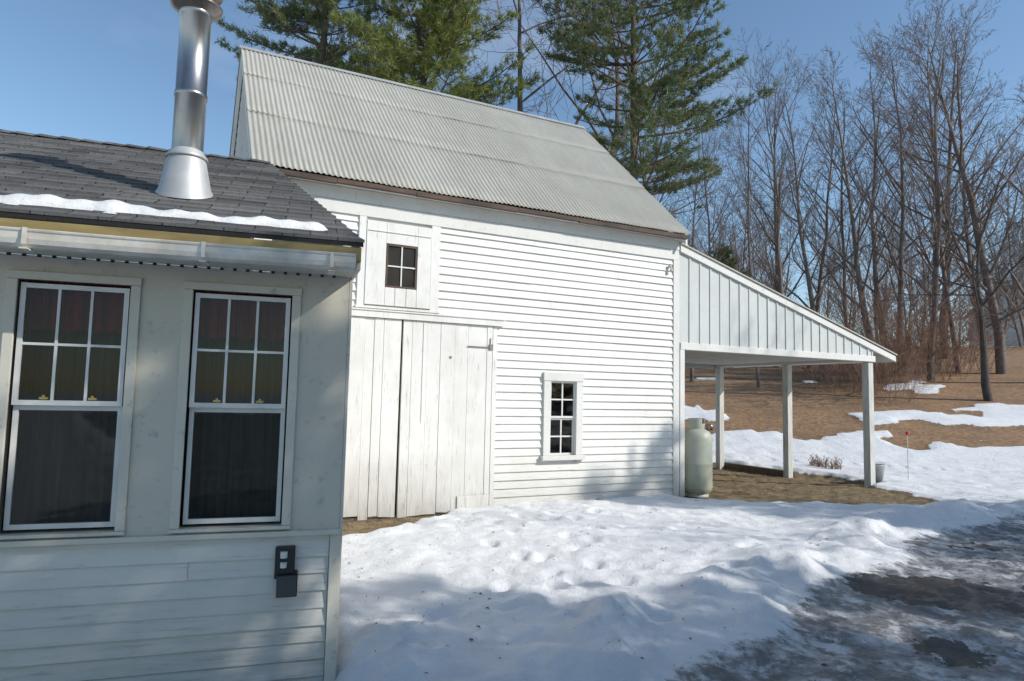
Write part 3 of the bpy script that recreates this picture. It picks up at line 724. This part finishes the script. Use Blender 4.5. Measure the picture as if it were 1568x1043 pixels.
for xp,Yd,h in [(1300,27.5,3.2),(1335,28,4.0),(1380,29,4.4),(1425,29.5,4.2),(1465,31,3.6),(1230,32,2.4),(1320,31,4.2),(1440,33,4.4),(1270,32,3.0),(1400,32,4.6),(1355,31,4.4),(1200,35,2.6),(1365,25,2.0)]:
    put('thicket_shrub',SH[int(h*10)%2],px(xp,Yd),Yd,h,3.6)
LS=shrub_mesh(9,.5,.4,22,.004)
for x,y in [(px(1262,16.5),16.5),(px(1250,17),17),(px(1275,16.2),16.2)]: put('low_shrub',LS,x,y,.35,.5)
# pines
def pine(seed,H,cb,rad,mat,gap=.0,step=.55,K=16,ztop=None,W=.014,lk=1.0,tin=.25):
    R=np.random.default_rng(seed); out=[]; TP=[];TD=[]
    n=12; zz=np.linspace(-.3,H,n); tr=np.stack([.12*np.sin(zz*.4+seed),.1*np.cos(zz*.3+seed),zz],1); r0=.009*H+.03
    out.append((tr,np.linspace(r0,.03,n),9))
    z=cb*.45
    while z<cb:
        a=R.uniform(0,6.28); L=R.uniform(.4,2.2); out.append((np.array([[0,0,z],[L*.5*math.cos(a),L*.5*math.sin(a),z+.05],[L*math.cos(a),L*math.sin(a),z-.1]]),[.03,.02,.008],3)); z+=R.uniform(.15,.5)
    z=cb
    while z<(ztop or H-.2):
        k=(z-cb)/(H-cb); prof=rad*(1-k)**.7*(.6+.4*min(1,k*5+.3))
        for j in range(R.integers(4,7)):
            if R.random()<gap: continue
            a=R.uniform(0,6.28); L=max(.5,prof*R.uniform(.4,1.2)); el=math.radians(R.uniform(-4,16)+25*k)
            m=7; ts=np.linspace(0,1,m); bend=R.uniform(-.06,.14)*L; sw=R.uniform(-.12,.12)*L
            x=ts*L*math.cos(el); zc=z+ts*L*math.sin(el)+bend*np.sin(ts*3.0)*-.6+.13*L*ts**3
            pts=np.stack([x*math.cos(a)-sw*ts**2*math.sin(a),x*math.sin(a)+sw*ts**2*math.cos(a),zc],1); pts[:,:2]+=np.array([.12*math.sin(z*.4+seed),.1*math.cos(z*.3+seed)])
            out.append((pts,np.linspace(.016+.010*L,.008,m),4))
            t=tin if L>1.6 else .1
            bare=R.random()<gap*.5
            sgn=1
            while t<1:
                f=t*(m-1); q=min(int(f),m-2); P=pts[q]+(pts[q+1]-pts[q])*(f-q); d=unit(pts[q+1]-pts[q]); sd=unit(np.cross(d,[0,0,1]))*sgn; sgn=-sgn
                sl=min(1.3,(.25+.42*L*(1-t)))*R.uniform(.5,1.15); dv=unit(d*.75+sd*.75+np.array([0,0,R.uniform(-.05,.3)]))
                E=P+dv*sl; out.append((np.array([P,(P+E)/2+[0,0,.02],E]),[.009,.007,.004],3))
                c=max(2,int(sl/.12))
                if not bare:
                    for w in np.linspace(.25,1,c): TP.append(P+dv*sl*w+R.normal(0,.05,3)); TD.append(unit(dv+R.normal(0,.35,3)))
                t+=R.uniform(.15,.27)/L
            for w in np.linspace(.8,1,3): TP.append(pts[-1]*w+pts[-2]*(1-w)); TD.append(unit(pts[-1]-pts[-2]))
        z+=step*R.uniform(.6,1.3)
    v,f=tubes(out); bm=np_mesh('pine_wood',v,f,M_bark)
    TP=np.array(TP);TD=np.array(TD);T=len(TP)
    P=np.repeat(TP,K,0)+R.normal(0,.04,(T*K,3)); D=np.repeat(TD,K,0)*.7+R.normal(0,.55,(T*K,3))+np.array([0,0,.22]); D/=np.linalg.norm(D,axis=1)[:,None]
    Lg=R.uniform(.14,.28,(T*K,1))*lk; S=np.cross(D,R.normal(0,1,(T*K,3))); S/=np.linalg.norm(S,axis=1)[:,None]
    vv=np.stack([P-S*W,P+S*W,P+D*Lg],1).reshape(-1,3); nm=np_mesh('pine_needle_mass',vv,np.arange(len(vv)).reshape(-1,3),mat)
    return bm,nm
def putpine(ms,x,y,z=None,rz=0,s=1):
    e=empty('pine_tree',(x,y,gz(x,y) if z is None else z),rz); e.scale=(s,s,s)
    for nm,me in (('trunk_and_limbs',ms[0]),('needles',ms[1])):
        o=bpy.data.objects.new(nm,me); COL.objects.link(o); o.parent=e
    return e
PA=pine(11,22,7.6,5.6,M_need,.20,.60,K=17,tin=.36); putpine(PA,px(962,23)*1.03,23,rz=.6)
PB=pine(12,19.5,9.2,4.0,M_need2,.04,.38,K=18,tin=.25); putpine(PB,px(645,22)*1.03,22)
PC=pine(13,24,12.4,4.4,M_need,.1,.48,K=17,tin=.3); putpine(PC,px(485,24)*1.04,24)
PD=pine(14,9.3,5.0,2.3,M_need2,.0,.35); putpine(PD,px(1105,36),36,z=.5,s=1.0)
PS=pine(15,8.6,.8,2.5,M_need,.08,.36,K=10,W=.02,lk=1.2)
e_=(.942,-.334); f_=(.334,.942)
for D,C,s in ((7.2,-1.6,1.0),(7.6,-.2,1.04),(7.0,1.1,1.0),(7.6,2.3,1.05),(7.0,3.4,1.0),(8.4,4.7,.9),(10,6.5,.80)):
    putpine(PS,e_[0]*D+f_[0]*C,e_[1]*D+f_[1]*C,z=-.1,rz=C*2,s=s)
for D,C,h in ((11,9.2,9),(14,12.2,11)):
    put('bare_tree',TM[1],e_[0]*D+f_[0]*C,e_[1]*D+f_[1]*C,h,16,rz=C)
putpine(PS,e_[0]*13+f_[0]*11.0,e_[1]*13+f_[1]*11.0,z=-.1,rz=1,s=1.22)
# ------------------------------------------------------------ small things
bx,by=wloc(13.15,9.15)
bk=empty('metal_bucket',(bx,by,gz(bx,by)))
mb=MB(); mb.lathe([(0,.01),(.14,.0),(.19,.33),(.2,.34),(.195,.35),(.18,.34),(.135,.03),(0,.03)],0,0,28); mb.obj('pail',M_bucket,bk,True)
mb=MB(); 
for k in range(12):
    a0=math.pi*k/12; a1=math.pi*(k+1)/12
    c0=(.2*math.cos(a0),-.05,.33+.06*math.sin(a0)); c1=(.2*math.cos(a1),-.05,.33+.06*math.sin(a1))
    mb.poly([c0,c1,(c1[0],-.05,c1[2]+.008),(c0[0],-.05,c0[2]+.008)])
mb.obj('handle',M_rust,bk)
mx,my=px(1388,14.2),14.2
mk=empty('driveway_marker',(mx,my,gz(mx,my)))
mb=MB(); mb.lathe([(.008,-.1),(.008,.98)],0,0,8); mb.obj('stake',M_vinyl,mk)
mb=MB(); mb.lathe([(0,.93),(.03,.94),(.04,.97),(.03,1.0),(0,1.01)],0,0,14); mb.obj('reflector',M_red,mk)
dh=empty('distant_house',(px(1600,75),75,gz(px(1600,75),75)),.3)
mb=MB(); mb.box(-6,6,-4,4,-1,4); mb.poly([(-6,-4,4),(-6,4,4),(-6,0,7)]); mb.poly([(6,-4,4),(6,4,4),(6,0,7)]); mb.obj('walls',M_trim,dh)
mb=MB(); mb.poly([(-6.4,-4.4,3.8),(6.4,-4.4,3.8),(6.4,0,7.1),(-6.4,0,7.1)]); mb.poly([(-6.4,4.4,3.8),(6.4,4.4,3.8),(6.4,0,7.1),(-6.4,0,7.1)]); mb.obj('roof',M_shin,dh)
mb=MB()
for x in (-4,-1,2,4.5): mb.box(x-.5,x+.5,-4.03,-4.003,1,2.6)
mb.obj('windows',M_dark,dh)
# ------------------------------------------------------------ light
EL=math.radians(33); T=Vector((.942*math.cos(EL),-.334*math.cos(EL),math.sin(EL)))
sl_=bpy.data.lights.new('sun','SUN'); sl_.energy=4.3; sl_.angle=math.radians(.53); sl_.color=(1,.955,.89)
so=bpy.data.objects.new('sun',sl_); COL.objects.link(so); so.rotation_euler=T.to_track_quat('Z','Y').to_euler()
w=bpy.data.worlds.new('World'); sc.world=w; w.use_nodes=True; nt=w.node_tree; bg=nt.nodes['Background']
sk=nt.nodes.new('ShaderNodeTexSky'); sk.sky_type='NISHITA'; sk.sun_disc=False; sk.sun_elevation=EL; sk.sun_rotation=math.atan2(.942,-.334); sk.air_density=1.0; sk.dust_density=.3; sk.ozone_density=1.4
tc=nt.nodes.new('ShaderNodeTexCoord'); mp=nt.nodes.new('ShaderNodeMapping'); mp.inputs['Scale'].default_value=(1,1,3); nt.links.new(tc.outputs['Generated'],mp.inputs[0])
nz=nt.nodes.new('ShaderNodeTexNoise'); nz.inputs['Scale'].default_value=2.0; nz.inputs['Detail'].default_value=6; nz.inputs['Roughness'].default_value=.5; nt.links.new(mp.outputs[0],nz.inputs['Vector'])
rp=ramp(nt,nz.outputs[0],[(.52,0),(.8,.35)])
c0=mixc(nt,1.0,sk.outputs[0],(.95,1.05,1.07),'MULTIPLY')
cc=mixc(nt,rp.outputs[0],c0,(5.5,6.0,6.8)); nt.links.new(cc,bg.inputs[0]); bg.inputs[1].default_value=.15
sc.view_settings.view_transform='Standard'; sc.view_settings.look='None'; sc.view_settings.exposure=0
